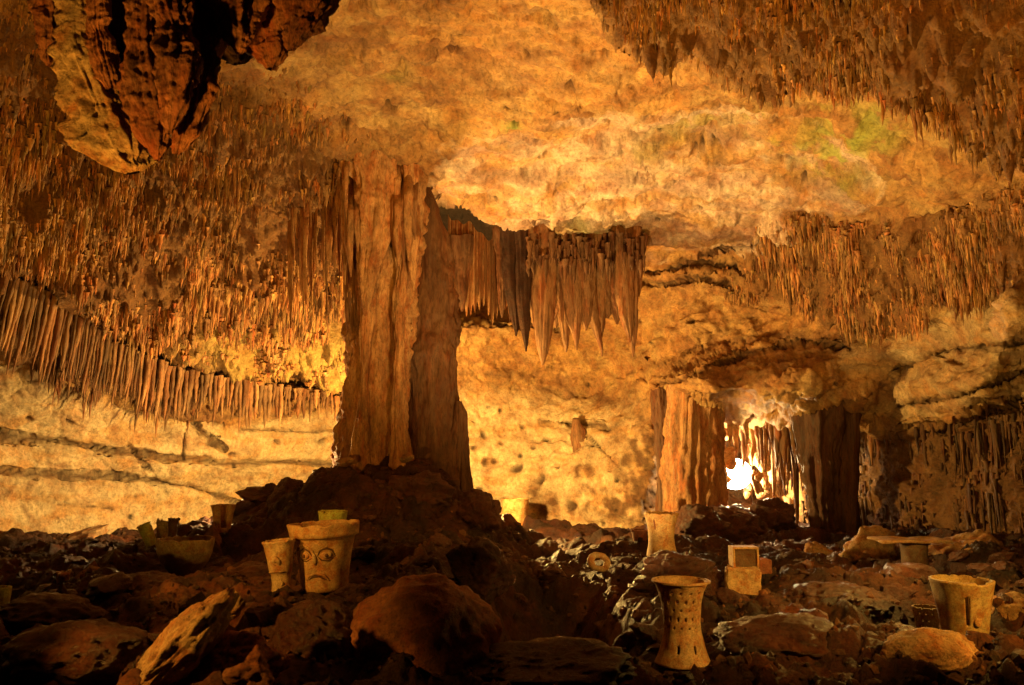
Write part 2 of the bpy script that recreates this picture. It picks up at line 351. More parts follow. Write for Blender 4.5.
col = mixc(col, (.16, .085, .04), np.clip(stn * (1.2 + 1.8 * fbm(B * 3.5 + 5, 4)), 0, 1)); col = mixc(col, (.07, .035, .02), np.clip(sp * .95, 0, 1))
col = mixc(col, (.03, .016, .009), cav * (1 - sstep(240, 290, PY)))  # near-black painted into the cavity roof in place of its shade
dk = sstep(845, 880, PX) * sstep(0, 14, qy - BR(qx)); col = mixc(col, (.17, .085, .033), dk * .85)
col *= (1 - .85 * np.clip(pit * 2, 0, 1))[..., None]
shell_flat = B1
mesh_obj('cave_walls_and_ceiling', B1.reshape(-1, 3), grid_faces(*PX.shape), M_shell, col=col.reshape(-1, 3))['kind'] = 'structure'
def shell_at(px, py):
    i = int(np.clip((py - gy[0]) / st, 0, len(gy) - 1)); j = int(np.clip((px - gx[0]) / st, 0, len(gx) - 1))
    return B1[i, j].copy()

# ------------------------------------------------------------------ cave floor
fl = [  # px, py, Y
 (-350,760,3.4),(0,760,4.0),(200,740,3.9),(400,760,4.2),(600,760,4.5),(800,760,4.4),(1024,760,4.2),(1350,760,3.4),
 (0,660,5.4),(130,690,4.9),(230,625,5.9),(300,650,5.6),(420,640,5.9),(540,672,5.7),(683,664,6.1),(800,672,5.8),(900,675,5.6),(1024,680,5.3),
 (60,600,8.0),(184,577,8.2),(330,592,7.3),(283,592,7.2),(430,572,7.6),(520,600,7.8),(600,610,7.6),(720,600,7.7),(742,594,8.0),(860,600,7.6),(965,643,6.4),(928,638,6.8),(1024,600,7.6),
 (0,560,9.8),(100,553,11.0),(155,550,9.6),(222,530,10.4),(260,545,9.4),(300,500,10.0),(340,470,10.6),(400,478,10.6),(460,490,10.6),(492,548,10.2),(540,556,11.0),(515,550,10.6),(560,552,12.5),(520,552,13.2),
 (599,570,9.2),(662,557,9.4),(640,550,10.0),(743,566,9.6),(820,560,11.0),(915,575,8.8),(1000,560,9.6),
 (0,545,12.5),(150,548,14.5),(330,540,17),(515,535,15.6),(600,532,16),(720,535,15),(850,540,13),(1024,545,11.2),(-350,600,8),(1350,600,7.5),(-350,560,13),(1350,550,12)]
fl = np.array(fl, float); fp = P(fl[:, 0], fl[:, 1], fl[:, 2])
fz = tps(fp[:, :2], fp[:, 2], 3e-3)
pads = [(184,577,8.2),(330,592,7.3),(283,592,7.2),(222,530,10.4),(515,532,14.5),(662,557,9.4),(683,664,6.1),(742,594,8.0),(965,643,6.4),(928,638,6.8),(915,575,8.8),(599,570,9.2)]
padp = np.array([P(*p) for p in pads])
SHADOW_PIT = P(548, 612, 7.3)  # hollow sunk into the floor to stand in for the mound's shadow
def floor_z(x, y):
    x = np.asarray(x, float); y = np.asarray(y, float)
    p = np.stack([x, y, x * 0], -1)
    calm = np.ones(x.shape)
    for q in padp: calm = np.minimum(calm, sstep(.15, .7, np.hypot(x - q[0], y - q[1])))
    calm = .25 + .75 * calm
    z = fz(x, y) - 1.0 * np.exp(-(((x - SHADOW_PIT[0]) / .62) ** 2 + ((y - SHADOW_PIT[1]) / 1.25) ** 2) ** 2)
    a = .16 * fbm(p * .9, 3) + .085 * ridged(p * 1.9 + 3, 4)
    c1, c2, cid = worley(p * np.array([2.1, 2.6, 1]) + .35 * fbm(p * 2.5, 2)[..., None])
    a += (.10 * (cid % 97) / 97 - .04 + .12 * np.clip((c2 - c1) * 2.2, 0, .5))
    c1, c2, cid = worley(p * 6.5 + 40); a += .026 * ((cid % 89) / 89 - .4) + .03 * np.clip((c2 - c1) * 2, 0, .4)
    return z + calm * a - .05
tx = np.linspace(-1.15, 1.15, 760); ty = np.exp(np.linspace(math.log(2.6), math.log(18.5), 520))
TY, TX = np.meshgrid(ty, tx, indexing='ij'); FX = TX * TY * .9; FZ = floor_z(FX, TY)
FB = np.stack([FX, TY, FZ], -1)
fc = np.zeros(FB.shape) + np.array([.055, .016, .006])
fc = mixc(fc, (.13, .045, .016), np.clip(fbm(FB * .8 + 5, 4) * 1.6, 0, 1)); fc = mixc(fc, (.03, .013, .007), np.clip(fbm(FB * 1.3 + 15, 4) * 1.8, 0, 1))
mesh_obj('cave_floor', FB.reshape(-1, 3), grid_faces(*TX.shape), M_floor, col=fc.reshape(-1, 3))['kind'] = 'structure'
def ground(px, py, Y):
    p = P(px, py, Y); p[2] = float(floor_z(p[0], p[1])); return p

# ------------------------------------------------------------------ small stalactites, thousands (beyond counting)
def cones(base, length, rad, lean, sides=6, rings=(1.25, .95, .8, .62, .38, .08), seedv=0):
    r = np.random.default_rng(seedv); n = len(base); k = len(rings)
    t = np.linspace(0, 1, k)
    ang = np.arange(sides) * 2 * math.pi / sides
    a = ang[None, None, :] + r.uniform(0, 6, (n, 1, 1)) + r.normal(0, .15, (n, k, sides))
    rr_ = rad[:, None, None] * np.array(rings)[None, :, None] * r.uniform(.75, 1.3, (n, k, 1)) * r.uniform(.8, 1.2, (n, k, sides))
    c = base[:, None, :] + lean[:, None, :] * t[None, :, None] * length[:, None, None] * 1.0
    c = c + np.stack([r.normal(0, .12, (n, k)) * rad[:, None], r.normal(0, .12, (n, k)) * rad[:, None], -t[None] * length[:, None]], -1)
    v = np.stack([c[..., 0][..., None] + rr_ * np.cos(a), c[..., 1][..., None] + rr_ * np.sin(a), np.repeat(c[..., 2][..., None], sides, -1)], -1)
    f = grid_faces(k, sides, True)
    F_ = (np.arange(n)[:, None, None] * (k * sides) + f[None]).reshape(-1, 4)
    return v.reshape(-1, 3), F_, k * sides
lenmap = np.ones(PX.shape) - .8 * leftm * sstep(-60, -25, PY - L1(PX)) * sstep(150, 230, PX)
lenmap *= 1 + 1.0 * np.exp(-((PX - 350) / 30) ** 2 - ((PY - 215) / 60) ** 2)
lenmap *= 1 - .5 * leftm * sstep(-14, -4, PY - L1(PX))
def scatter(name, mask, n, len_px, rad_px, colr, label, seedv, xr=(-150, 1180), yr=(-150, 600)):
    r = np.random.default_rng(seedv)
    X = r.uniform(*xr, n * 10); Y_ = r.uniform(*yr, n * 10)
    i = ((Y_ - gy[0]) / st).astype(int); j = ((X - gx[0]) / st).astype(int)
    cl = .5 + 1.1 * fbm(B[i, j] * 1.1 + seedv, 3)
    ok = r.uniform(0, 1, len(X)) < mask[i, j] * np.clip(cl, .12, 1) ** 1.5
    i, j = i[ok][:n], j[ok][:n]
    b = B1[i, j] + np.array([0, 0, .05]); sc = Dp[i, j] / F; m = len(i)
    big = np.clip(.35 + 1.2 * np.clip(cl[ok][:n], 0, 1.4), .4, 2.0) * r.choice([.7, .9, 1.1, 1.5], m)
    ln = r.uniform(*len_px, m) * sc * big * r.choice([.6, 1, 1, 1.6], m) * (.35 + .65 * mask[i, j]) * lenmap[i, j] + .05; rd = r.uniform(*rad_px, m) * sc * np.sqrt(big)
    lean = r.normal(0, .04, (m, 3)); lean[:, 2] = 0
    v, f, k = cones(b, ln, rd, lean, seedv=seedv)
    cc = np.array(colr)[None] * np.clip(r.lognormal(0, .30, (m, 1)), .4, 1.7) * (1 + r.normal(0, .06, (m, 3)))
    o = mesh_obj(name, v, f, M_drip, col=np.repeat(cc, k, 0)); tag(o, label, 'stalactites', kind='stuff'); return o
scatter('ceiling_stalactites', rl, 18000, (3, 9.5), (.8, 2.1), (.38, .195, .07), 'dense brown fur of small stalactites covering the sloping ceiling at left', 11, xr=(-120, 430))
scatter('ceiling_stalactites', tr, 11000, (2.5, 9), (.7, 2.1), (.36, .19, .07), 'stubby knobbly stalactites on the low roof at the top right', 12, xr=(560, 1180), yr=(-120, 170))
scatter('ceiling_stalactites', rr * (1 - tr), 9000, (2.5, 8.5), (.7, 1.8), (.33, .17, .06), 'small orange brown stalactites on the right hand ceiling slope', 13, xr=(700, 1180), yr=(190, 345))
scatter('wall_stalactites', ribm * (1 - .7 * sstep(500, 540, PY)), 700, (8, 26), (.7, 1.9), (.14, .07, .028), 'dark ribbed dripstone curtain covering the lower right wall', 14, xr=(790, 1160), yr=(345, 540))

scatter('wall_stalactites', sstep(0, 5, qy - BR(qx)) * (1 - sstep(12, 20, qy - BR(qx))) * sstep(735, 750, PX), 420, (9, 24), (1.2, 2.8), (.24, .12, .05), 'short dark stalactite fringe under the rounded overhang right of the alcove', 15, xr=(735, 880), yr=(395, 450))
scatter('ledge_stalactites', comb, 1500, (8, 22), (.7, 1.6), (.22, .11, .045), 'fine brown stalactite growth filling the rock behind the long comb at left', 16, xr=(-120, 352), yr=(180, 440))
# ------------------------------------------------------------------ big dripstone
def shaft(name, rows, Y, mat, parent=None, seg=72, n=90, flute=.12, nf=9, thick=.7, crust=0, seedv=0, close=True, rough=.085, lumps=.09):
    """column or stalactite following rows of (pixel y, centre x, half width px) at distance Y(+dy)"""
    rows = [tuple(q) + (0,) * (4 - len(q)) for q in rows]
    rows = np.array(rows, float); t = np.linspace(rows[0, 0], rows[-1, 0], n)
    cx_ = np.interp(t, rows[:, 0], rows[:, 1]); hw = np.interp(t, rows[:, 0], rows[:, 2])
    k = np.ones(5) / 5; pad = lambda a: np.convolve(np.r_[a[0], a[0], a, a[-1], a[-1]], k, 'valid'); cx_, hw = pad(cx_), pad(hw)
    Yv = Y + (np.interp(t, rows[:, 0], rows[:, 3]) if rows.shape[1] > 3 else 0)
    c = P(cx_, t, Yv); r = hw * Yv / F
    a = np.linspace(0, 2 * math.pi, seg, endpoint=False)
    A, Rr = np.meshgrid(a, r); Z = np.repeat(c[:, 2][:, None], seg, 1)
    q = np.stack([np.cos(A) * nf / 3.2, np.sin(A) * nf / 3.2, Z * .35 + seedv * 3.7], -1)
    fl_ = 1 + flute * ridged(q, 3) * .7 - flute * .4
    q2 = np.stack([np.cos(A) * 1.3, np.sin(A) * 1.3, Z * 1.1 + seedv], -1); fl_ += lumps * 1.6 * fbm(q2, 4)
    q3 = np.stack([np.cos(A) * Rr, np.sin(A) * Rr, Z * .45], -1) * 6.5 + seedv; dd = rough * fbm(q3, 4, .6) * np.minimum(1, Rr / .3) * np.clip(.45 + 1.5 * fbm(q3 * .22 + 3, 2), .05, 1.5)
    rad = Rr * fl_ + dd
    if crust: rad = rad + crust * ridged(np.stack([np.cos(A) * Rr, np.sin(A) * Rr, Z], -1) * 8 + seedv, 4) * np.minimum(1, Rr / .06) + crust * .8 * fbm(np.stack([np.cos(A) * Rr, np.sin(A) * Rr, Z], -1) * 16, 3)
    v = np.stack([c[:, 0][:, None] + np.cos(A) * rad, c[:, 1][:, None] + np.sin(A) * rad * thick, Z + .04 * fbm(q3 * .6, 2)], -1)
    o = mesh_obj(name, v.reshape(-1, 3), grid_faces(n, seg, True), mat, parent)
    return o
def reparent(o, root):
    o.parent = root
    v = np.zeros(len(o.data.vertices) * 3); o.data.vertices.foreach_get('co', v)
    v = v.reshape(-1, 3) - np.array(root.location); o.data.vertices.foreach_set('co', v.ravel()); o.data.update()
# main column
root = empty('dripstone_column', P(400, 484, 10.9), 'tall orange column of fused dripstone reaching from the rubble mound to the ceiling', 'column')
parts = [
 shaft('flowstone_shaft', [(110,380,70,.3),(140,388,52,.25),(165,394,38,.15),(190,395,31),(215,393,29),(250,389,30),(280,384,30),(320,381,29),(360,379,28),(400,377,29),(440,375,31),(465,374,35),(480,374,44),(500,376,58)], 10.9, M_flow, flute=.16, nf=7, seedv=1, n=170, seg=130, rough=.10, lumps=.13, crust=.012),
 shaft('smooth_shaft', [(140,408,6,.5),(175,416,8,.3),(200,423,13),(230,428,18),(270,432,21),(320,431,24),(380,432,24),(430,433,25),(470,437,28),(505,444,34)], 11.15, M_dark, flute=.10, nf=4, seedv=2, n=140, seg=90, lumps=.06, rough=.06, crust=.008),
 shaft('side_stub', [(400,459,2),(412,461,5),(440,461,7),(470,462,7),(510,462,12)], 11.0, M_dark, flute=.3, nf=5, seedv=3, lumps=.3),
 shaft('outer_rib', [(250,354,7),(300,354,7),(340,357,6),(380,354,6),(430,353,8),(465,351,11),(485,348,18)], 10.8, M_umber, flute=.4, nf=6, seedv=4, lumps=.3),
 shaft('outer_rib', [(170,386,12),(205,384,8),(230,380,6),(280,370,6),(330,366,5),(380,364,4),(440,362,7),(480,360,12)], 10.55, M_flow, flute=.4, nf=6, seedv=14, lumps=.3),
 shaft('outer_rib', [(165,410,8),(200,409,5),(250,404,4),(300,398,5),(350,400,4),(420,398,5),(480,400,10)], 10.5, M_flow, flute=.4, nf=6, seedv=15, lumps=.3),
 shaft('shoulder_drape', [(140,372,26),(165,374,20),(195,376,17),(215,376,15),(240,372,13),(270,368,9),(300,365,4),(315,365,1)], 10.45, M_flow, flute=.25, nf=8, seedv=16, lumps=.3, crust=.012),
]
for o in parts: reparent(o, root)
tag(parts[1], 'smoother dark brown shaft on the right side of the column')
# stalactite fringe left of the column
fr = np.random.default_rng(5)
fringe = []
for k in range(84):
    if k < 46:
        px = fr.uniform(344, 418); t0 = fr.uniform(172, 225) + .35 * (px - 380); ln_ = fr.uniform(30, 105) * (1.2 - .6 * (px - 344) / 74); hw = fr.uniform(2.2, 5.5); Y = fr.uniform(10.3, 10.75)
    else:
        px = fr.uniform(290, 346); t0 = fr.uniform(160, 250); ln_ = fr.uniform(30, 80); hw = fr.uniform(1.2, 3.2); Y = 10.6 + (346 - px) * .012 + fr.uniform(0, 1.0)
    fringe.append((px, t0, t0 + ln_, hw, Y))
for k, (px, t0, b0, hw, Y) in enumerate(fringe):
    o = shaft('stalactite', [(t0-30, px, hw*1.1,.35), (t0, px, hw), (t0+(b0-t0)*.5, px-1, hw*.8), (t0+(b0-t0)*.8, px, hw*.5), (b0, px, .6)], Y, M_flow if k % 7 else M_umber, flute=.3, nf=5, seedv=20+k, n=30, seg=16, lumps=.35)
    tag(o, 'ragged brown stalactite in the fringe hanging just left of the tall column', 'stalactite', 'stalactites beside the column')
# pleated curtain in the dark cavity
root = empty('pleated_curtain', P(490, 230, 13.6), 'fluted dark curtain of dripstone hanging in the cavity right of the column', 'dripstone curtain')
n_, m_ = 60, 240
s = np.linspace(0, 1, m_); t = np.linspace(0, 1, n_); S, T = np.meshgrid(s, t)
pxx = 448 + 62 * S; top = 214 + 34 * S + 3 * np.sin(S * 13) + 2 * np.sin(S * 31); bot = np.interp(s, [0,.1,.2,.3,.45,.6,.7,.8,.9,1], [300,318,300,312,308,300,322,312,300,318]) + 5 * np.sin(s * 90)
pyy = top + (bot[None] - top) * T
Yc = 13.3 + 1.1 * sstep(.4, 1, S) + .14 * np.abs(np.sin(S * 38 + .8 * np.sin(S * 9))) * (1 - .3 * T) + .10 * np.sin(S * 7)
v = P(pxx, pyy, Yc); v2 = P(pxx, pyy, Yc + .12)
f = grid_faces(n_, m_)
vv = np.r_[v.reshape(-1, 3), v2.reshape(-1, 3)]; ff = np.r_[f, f + n_ * m_]
o = mesh_obj('pleats', vv, ff, M_flow); reparent(o, root)
cone_list = lambda L_, Y, mat, root, sv: [reparent(shaft('stalactite', [(t0-34, px, hw*1.9), (t0-8, px, hw*1.25), (t0+8, px, hw), (t0+(b0-t0)*.45, px, hw*.95), (t0+(b0-t0)*.75, px+dx*.6, hw*.65), (t0+(b0-t0)*.92, px+dx, hw*.3), (b0, px+dx, .5)], Y+dy, mat, flute=.3, nf=7, seedv=sv+i, n=70, seg=48, lumps=.12, thick=.6), root) for i, (px, t0, b0, hw, dx, dy) in enumerate(L_)]
cone_list([(502,262,318,5,0,.2),(462,270,312,6,0,.1)], 13.3, M_dark, root, 50)
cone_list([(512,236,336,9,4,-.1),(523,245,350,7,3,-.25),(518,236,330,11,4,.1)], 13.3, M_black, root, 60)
# the big central cluster
root = empty('stalactite_cluster', P(590, 255, 12.4), 'broad cluster of brown blade stalactites hanging alone in the middle of the cavern', 'stalactite cluster')
cone_list([(544,255,364,11,-1,-.1),(563,250,352,8,3,.15),(571,250,346,9,5,-.05),(556,250,328,8,0,.25),(586,250,330,10,0,-.1),(590,260,356,6,12,.1),(578,265,351,5,-1,-.15),(601,245,338,8,0,.2),(617,250,326,10,0,.1),(624,250,342,9,6,-.12),(630,250,357,7,3,-.02),(639,245,296,4,0,.2),(553,250,322,13,0,.2),(607,240,318,17,0,.25),(577,240,328,20,0,.25),(625,245,322,12,0,.2),(535,245,330,8,0,.1)], 13.15, M_umber, root, 70)
def root_fringe(root, n, x0, x1, y0, y1, Y, seed, ln=(10, 30), rd=(1.2, 3.2), mat=None):
    r = np.random.default_rng(seed); px = r.uniform(x0, x1, n); py = r.uniform(y0, y1, n); Yv = Y + r.uniform(-.35, .3, n)
    v, f, k_ = cones(P(px, py, Yv), r.uniform(*ln, n) * Yv / F, r.uniform(*rd, n) * Yv / F, np.zeros((n, 3)), seedv=seed)
    o = mesh_obj('drip_fringe', v, f, mat or M_umber); reparent(o, root)
root_fringe(root, 170, 528, 645, 232, 262, 12.95, 5, mat=M_dark)
# big hanging blades, top left, near the camera
root = empty('hanging_rock_mass', P(190, 0, 4.3), 'massive folded brown rock hanging from the roof close by at the upper left', 'hanging rock')
def blade(rows, dy, mat, sv, flute=.3, thick=.6, nf=7, lumps=.3):
    o = shaft('rock_blade', rows, 4.2 + dy, mat, flute=flute, nf=nf, seedv=sv, n=130, seg=96, thick=thick, lumps=lumps * 1.2, rough=.12, crust=.022); reparent(o, root)
blade([(-60,68,16),(0,74,12),(30,74,11),(50,74,16),(62,80,20),(80,86,24),(100,96,27),(125,108,28),(145,119,25),(158,126,20),(166,131,12),(171,134,3)], 0, M_rockpale, 1, .22, .35, 12)
blade([(-60,96,10),(0,97,8),(30,96,7),(60,104,9),(90,114,8)], -.02, M_redflow, 21, .3)
blade([(-60,140,16),(0,142,12),(30,142,11),(60,146,14),(90,152,20),(120,156,15),(145,158,8),(163,158,2)], -.12, M_redflow, 2, .4)
blade([(-60,172,20),(0,170,14),(30,176,12),(60,178,20),(90,176,15),(118,172,8),(132,170,2)], -.22, M_redflow, 22, .4)
blade([(-60,205,34),(0,200,26),(35,204,24),(60,200,20),(90,194,16),(115,188,11),(140,180,6),(150,178,2)], .02, M_redflow, 3, .45)
blade([(-60,270,50),(-20,262,40),(0,262,32),(20,266,30),(40,270,20),(60,272,10),(72,272,3)], .15, M_redflow, 4, .4)
blade([(-60,300,40),(-10,304,30),(8,306,24),(26,300,16),(40,292,8),(48,290,2)], 0, M_redflow, 7, .4)
blade([(-60,235,36),(0,232,24),(24,232,18),(40,236,10),(52,238,2)], -.05, M_redflow, 8, .4)
blade([(-60,40,20),(0,44,12),(30,46,9),(58,46,4),(70,47,1)], .2, M_redflow, 9, .35)
blade([(-60,110,70),(0,112,58),(30,115,50),(55,122,40),(80,140,30),(110,156,18),(130,158,6)], .42, M_black, 6, .3)  # black backing that paints in the shade of the hollows between blades
blade([(-60,230,80),(0,235,60),(25,235,44),(50,236,20),(66,238,4)], .42, M_black, 16, .3)  # second black backing, shade of the right hand hollows put into its colour
# right: flowstone drum and dark column by the alcove
root = empty('flowstone_drum', P(692, 515, 14.0), 'fluted orange flowstone drum standing just left of the glowing alcove', 'flowstone')
for rows, dy, mt, sv in [([(385,694,24),(410,694,24),(440,694,25),(480,694,26),(515,694,29),(528,694,32)],0,M_flow,1),([(390,664,12),(440,666,11),(480,668,9),(520,672,12)],.35,M_dark,2),([(395,716,7),(450,717,6),(490,716,8),(520,718,10)],-.1,M_flow,3)]:
    reparent(shaft('ribbed_shaft', rows, 14.5 + dy, mt, flute=.35, nf=11, seedv=30 + sv, n=80, seg=90), root)
root = empty('dark_column', P(818, 560, 12.2), 'dark brown ribbed column standing just right of the glowing alcove', 'column')
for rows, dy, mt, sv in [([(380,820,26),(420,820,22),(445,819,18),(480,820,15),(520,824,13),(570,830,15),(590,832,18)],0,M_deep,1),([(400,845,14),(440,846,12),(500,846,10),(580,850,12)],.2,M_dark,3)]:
    reparent(shaft('ribbed_shaft', rows, 13.4 + dy, mt, flute=.3, nf=10, seedv=40 + sv, n=80, seg=70), root)
# wedge of dripstone on the far wall
WEDGE = float(shell_at(577, 440)[1] - CAM[1]) - .03
o = shaft('stalactite', [(418,576,3),(430,578,7),(445,579,8),(458,577,3),(466,576,.6)], WEDGE, M_umber, flute=.15, nf=4, seedv=9, n=30, seg=24)
tag(o, 'short reddish wedge stalactite hanging by itself on the pale far wall', 'stalactite')
# comb of thin stalactites under the left ledge: one object each
xs = -60.
k = 0
while xs < 352:
    for row in (0, 1):
        px = xs + random.uniform(-1, 1) + row * 1.6
        t0 = float(L1(px)) + random.uniform(7, 12); b0 = float(L2(px)) + random.uniform(-14, 10) - row * 14
        Y = float(np.exp(depth0(np.array(px), np.array(t0)))) + .42 + row * .16
        hw = random.uniform(1.2, 2.6); dx = -(b0 - t0) * .16 * float(np.clip((260 - px) / 260, 0, 1))
        a = P(px, t0 - 3, Y); ln = a[2] - P(px, b0, Y)[2]
        n2 = 12; sg = 9; tt = np.linspace(0, 1, n2)
        rads = hw * Y / F * np.interp(tt, [0, .1, .5, .8, 1], [1.5, 1.1, 1.0, .7, .1]) * (1 + .18 * np.random.default_rng(k).normal(size=n2))
        an = np.linspace(0, 2 * math.pi, sg, endpoint=False); lx = dx * Y / F
        wv = .012 * np.sin(tt * 5 + k)
        v = np.stack([(tt * lx + wv)[:, None] + rads[:, None] * np.cos(an), rads[:, None] * np.sin(an) + 0 * tt[:, None], -tt[:, None] * ln + 0 * an], -1)
        cc = np.array([.30, .16, .07]) * random.uniform(.6, 1.35)
        o = mesh_obj('stalactite', v.reshape(-1, 3), grid_faces(n2, sg, True), M_drip, col=np.tile(cc, (n2 * sg, 1)), loc=a)
        tag(o, 'thin brown stalactite in the long comb hanging below the left ledge', 'stalactite', 'comb of stalactites along the left ledge')
        k += 1
    xs += random.uniform(3.4, 5.2)

# ------------------------------------------------------------------ boulders
from mathutils import Vector
import bmesh
_bm = bmesh.new(); bmesh.ops.create_icosphere(_bm, subdivisions=5, radius=1); _bm.verts.ensure_lookup_table()
ICO_V = np.array([v.co[:] for v in _bm.verts]); ICO_F = np.array([[v.index for v in f.verts] for f in _bm.faces]); _bm.free()
_bm = bmesh.new(); bmesh.ops.create_icosphere(_bm, subdivisions=3, radius=1)
ICO3_V = np.array([v.co[:] for v in _bm.verts]); ICO3_F = np.array([[v.index for v in f.verts] for f in _bm.faces]); _bm.free()
def rock_verts(V, sv, planes=12, rgh=.12, cut=(.55, .9), size=1.0):
    r = np.random.default_rng(sv); n = r.normal(size=(planes, 3)); n /= np.linalg.norm(n, axis=1)[:, None]; dd = r.uniform(*cut, planes)
    s = np.full(len(V), 1.0); dots = V @ n.T
    for i in range(planes):
        with np.errstate(divide='ignore', invalid='ignore'):
            c = np.where(dots[:, i] > .01, dd[i] / dots[:, i], 9)
        s = np.minimum(s, c)
    p = V * s[:, None]
    return p * (1 + rgh * fbm(p * 1.8 + sv, 3) + rgh * .5 * ridged(p * 4 / 1 + sv, 3) - rgh * .3)[:, None]
def boulder(px, py, Y, wpx, hpx, label, sv, mat=M_rock, depth=.8, rot=0, tilt=0, group=None, name='boulder', rgh=.14, cut=(.55, .9), sink=.25, V=None, Fc=None, center=False):
    """py = pixel row of the boulder's foot"""
    V = ICO_V if V is None else V; Fc = ICO_F if Fc is None else Fc
    v = rock_verts(V, sv, rgh=rgh, cut=cut); v = v / np.abs(v).max(0)
    wr = wpx * Y / F / 2; hr = hpx * Y / F / 2 / (1 - sink * .5)
    p = P(px, py, Y)
    v = v * np.array([wr, wr * depth, hr])
    c, s_ = math.cos(tilt), math.sin(tilt); v = np.stack([v[:, 0] * c - v[:, 2] * s_, v[:, 1], v[:, 0] * s_ + v[:, 2] * c], -1)
    if not center: p[1] += wr * depth * .5; p[2] += hr * (1 - sink)
    o = mesh_obj(name, v, Fc, mat, loc=p); o.rotation_euler = (0, 0, rot)
    tag(o, label, 'rock', group); return o
boulder(418, 700, 5.4, 160, 112, 'big rounded reddish boulder at the bottom of the view left of the dark shadow hollow', 3, depth=.75, rgh=.10, cut=(.86, 1.0), mat=M_redrock)
boulder(180, 650, 4.7, 150, 44, 'pale slanting rock ridge catching the light at the lower left', 5, mat=M_rockpale, tilt=.80, depth=.5, center=True, cut=(.7, .95))
boulder(224, 606, 5.3, 56, 28, 'pale wedge shaped rock above the slanting ridge at lower left', 8, mat=M_rockpale, tilt=.6, depth=.6, center=True)
boulder(245, 668, 4.8, 120, 60, 'cracked reddish rock lump right of the pale slanting ridge', 21, depth=.6, center=True, rgh=.2, mat=M_redrock)
boulder(305, 650, 5.6, 120, 90, 'dark bumpy boulder left of the big rounded boulder', 23, depth=.8, center=True, rgh=.15, cut=(.8, 1.0))
boulder(60, 690, 4.9, 150, 60, 'broad black smooth boulder in the bottom left corner', 61, depth=.8, rgh=.12, cut=(.85, 1.0))
boulder(30, 640, 6.0, 120, 40, 'low black boulder at the left edge below the greenish pot', 62, depth=.8, rgh=.15, cut=(.8, 1.0))
boulder(130, 612, 7.0, 110, 34, 'smooth dark boulder in front of the wide bowl', 63, depth=.9, rgh=.15, cut=(.8, 1.0))
boulder(355, 640, 6.6, 90, 50, 'dark boulder in the gap below the face pot', 64, depth=.9, rgh=.15, cut=(.8, 1.0))
boulder(250, 600, 7.6, 90, 34, 'black hump of rock left of the small waisted pot', 65, depth=.9, rgh=.15, cut=(.8, 1.0))
boulder(790, 660, 5.9, 130, 40, 'smooth dark boulder right of the pierced vessel', 66, depth=.8, rgh=.15, cut=(.8, 1.0), sink=.45)
boulder(850, 622, 7.2, 120, 34, 'wide dark boulder between the block stack and the slotted pot', 67, depth=.9, rgh=.15, cut=(.8, 1.0), sink=.4)
boulder(480, 600, 7.0, 70, 60, 'rough dark boulder on the left rim of the black shadow hollow', 12, depth=.9)
boulder(85, 592, 8.0, 46, 26, 'tawny boulder beside a pale pottery scrap at far left', 14, mat=M_rockpale, depth=.8)
boulder(938, 678, 5.5, 100, 44, 'long pale loaf shaped boulder below the slotted flower pot', 16, mat=M_rockpale, depth=.45, cut=(.86, 1.0), rgh=.1, sink=.02)
boulder(1024, 636, 6.9, 60, 40, 'pale round boulder at the right edge beside the slotted flower pot', 18, mat=M_rockpale, cut=(.88, 1.0), rgh=.1)
boulder(876, 585, 9.8, 84, 56, 'pale rugged boulder left of the dark slab topped pedestal', 20, mat=M_rockpale, rgh=.2)
boulder(985, 597, 9.2, 116, 62, 'broad pale boulder right of the dark slab topped pedestal', 22, mat=M_rockpale, rgh=.2)
boulder(1030, 598, 8.6, 60, 40, 'pale flat boulder at the right edge behind the round one', 24, mat=M_rockpale)
boulder(740, 560, 13.0, 90, 52, 'low brown flowstone hump under the glowing alcove', 26, depth=.7, rgh=.2)
boulder(700, 550, 12.6, 70, 44, 'lumpy olive brown rock behind the hourglass vessels', 27, rgh=.2)
boulder(775, 540, 13.6, 60, 46, 'knobbly rock pile in front of the glowing alcove', 28, rgh=.25)
boulder(822, 580, 10.6, 34, 40, 'pointed pale shard of rock at the foot of the dark column', 30, mat=M_rockpale, tilt=-.4)
boulder(560, 690, 5.2, 200, 40, 'low ledge of wet rubble rock along the bottom middle', 36, depth=.5, sink=.5)
boulder(690, 596, 7.9, 110, 40, 'brown rock shelf below the smooth hourglass vessel', 38, depth=.8, sink=.5)
boulder(800, 612, 7.4, 60, 22, 'low brown boulder catching light right of the block stones', 39, depth=.8, sink=.4)
boulder(285, 512, 10.3, 40, 34, 'rounded dark boulder on the left shoulder of the mound', 41)
boulder(268, 500, 10.8, 20, 18, 'reddish knob of rock on the left shoulder of the mound', 42)
boulder(330, 505, 10.1, 60, 40, 'dark jumbled boulder at the left foot of the tall column', 43, rgh=.2)
boulder(410, 515, 10.0, 90, 46, 'dark red boulder in front of the tall column', 44, rgh=.2)
boulder(480, 535, 10.0, 60, 44, 'black rubble boulder on the right shoulder of the mound', 45, rgh=.2)
boulder(406, 462, 10.2, 16, 9, 'tiny pale stone perched at the foot of the tall column', 46, mat=M_rockpale)
boulder(345, 466, 10.2, 22, 9, 'small flat slab stone at the left foot of the tall column', 47, mat=M_rockpale)
ar = np.random.default_rng(17)
for k in range(34):
    boulder(ar.uniform(712, 796), ar.uniform(432, 520), 15.2 + ar.uniform(-.2, .9), ar.uniform(7, 22), ar.uniform(8, 24), 'knobbly lump of flowstone inside the glowing alcove', 300 + k, mat=M_rockpale, group='flowstone lumps in the glowing alcove', center=True, V=ICO3_V, Fc=ICO3_F, name='flowstone_lump', rgh=.25, tilt=ar.uniform(-.5, .5))
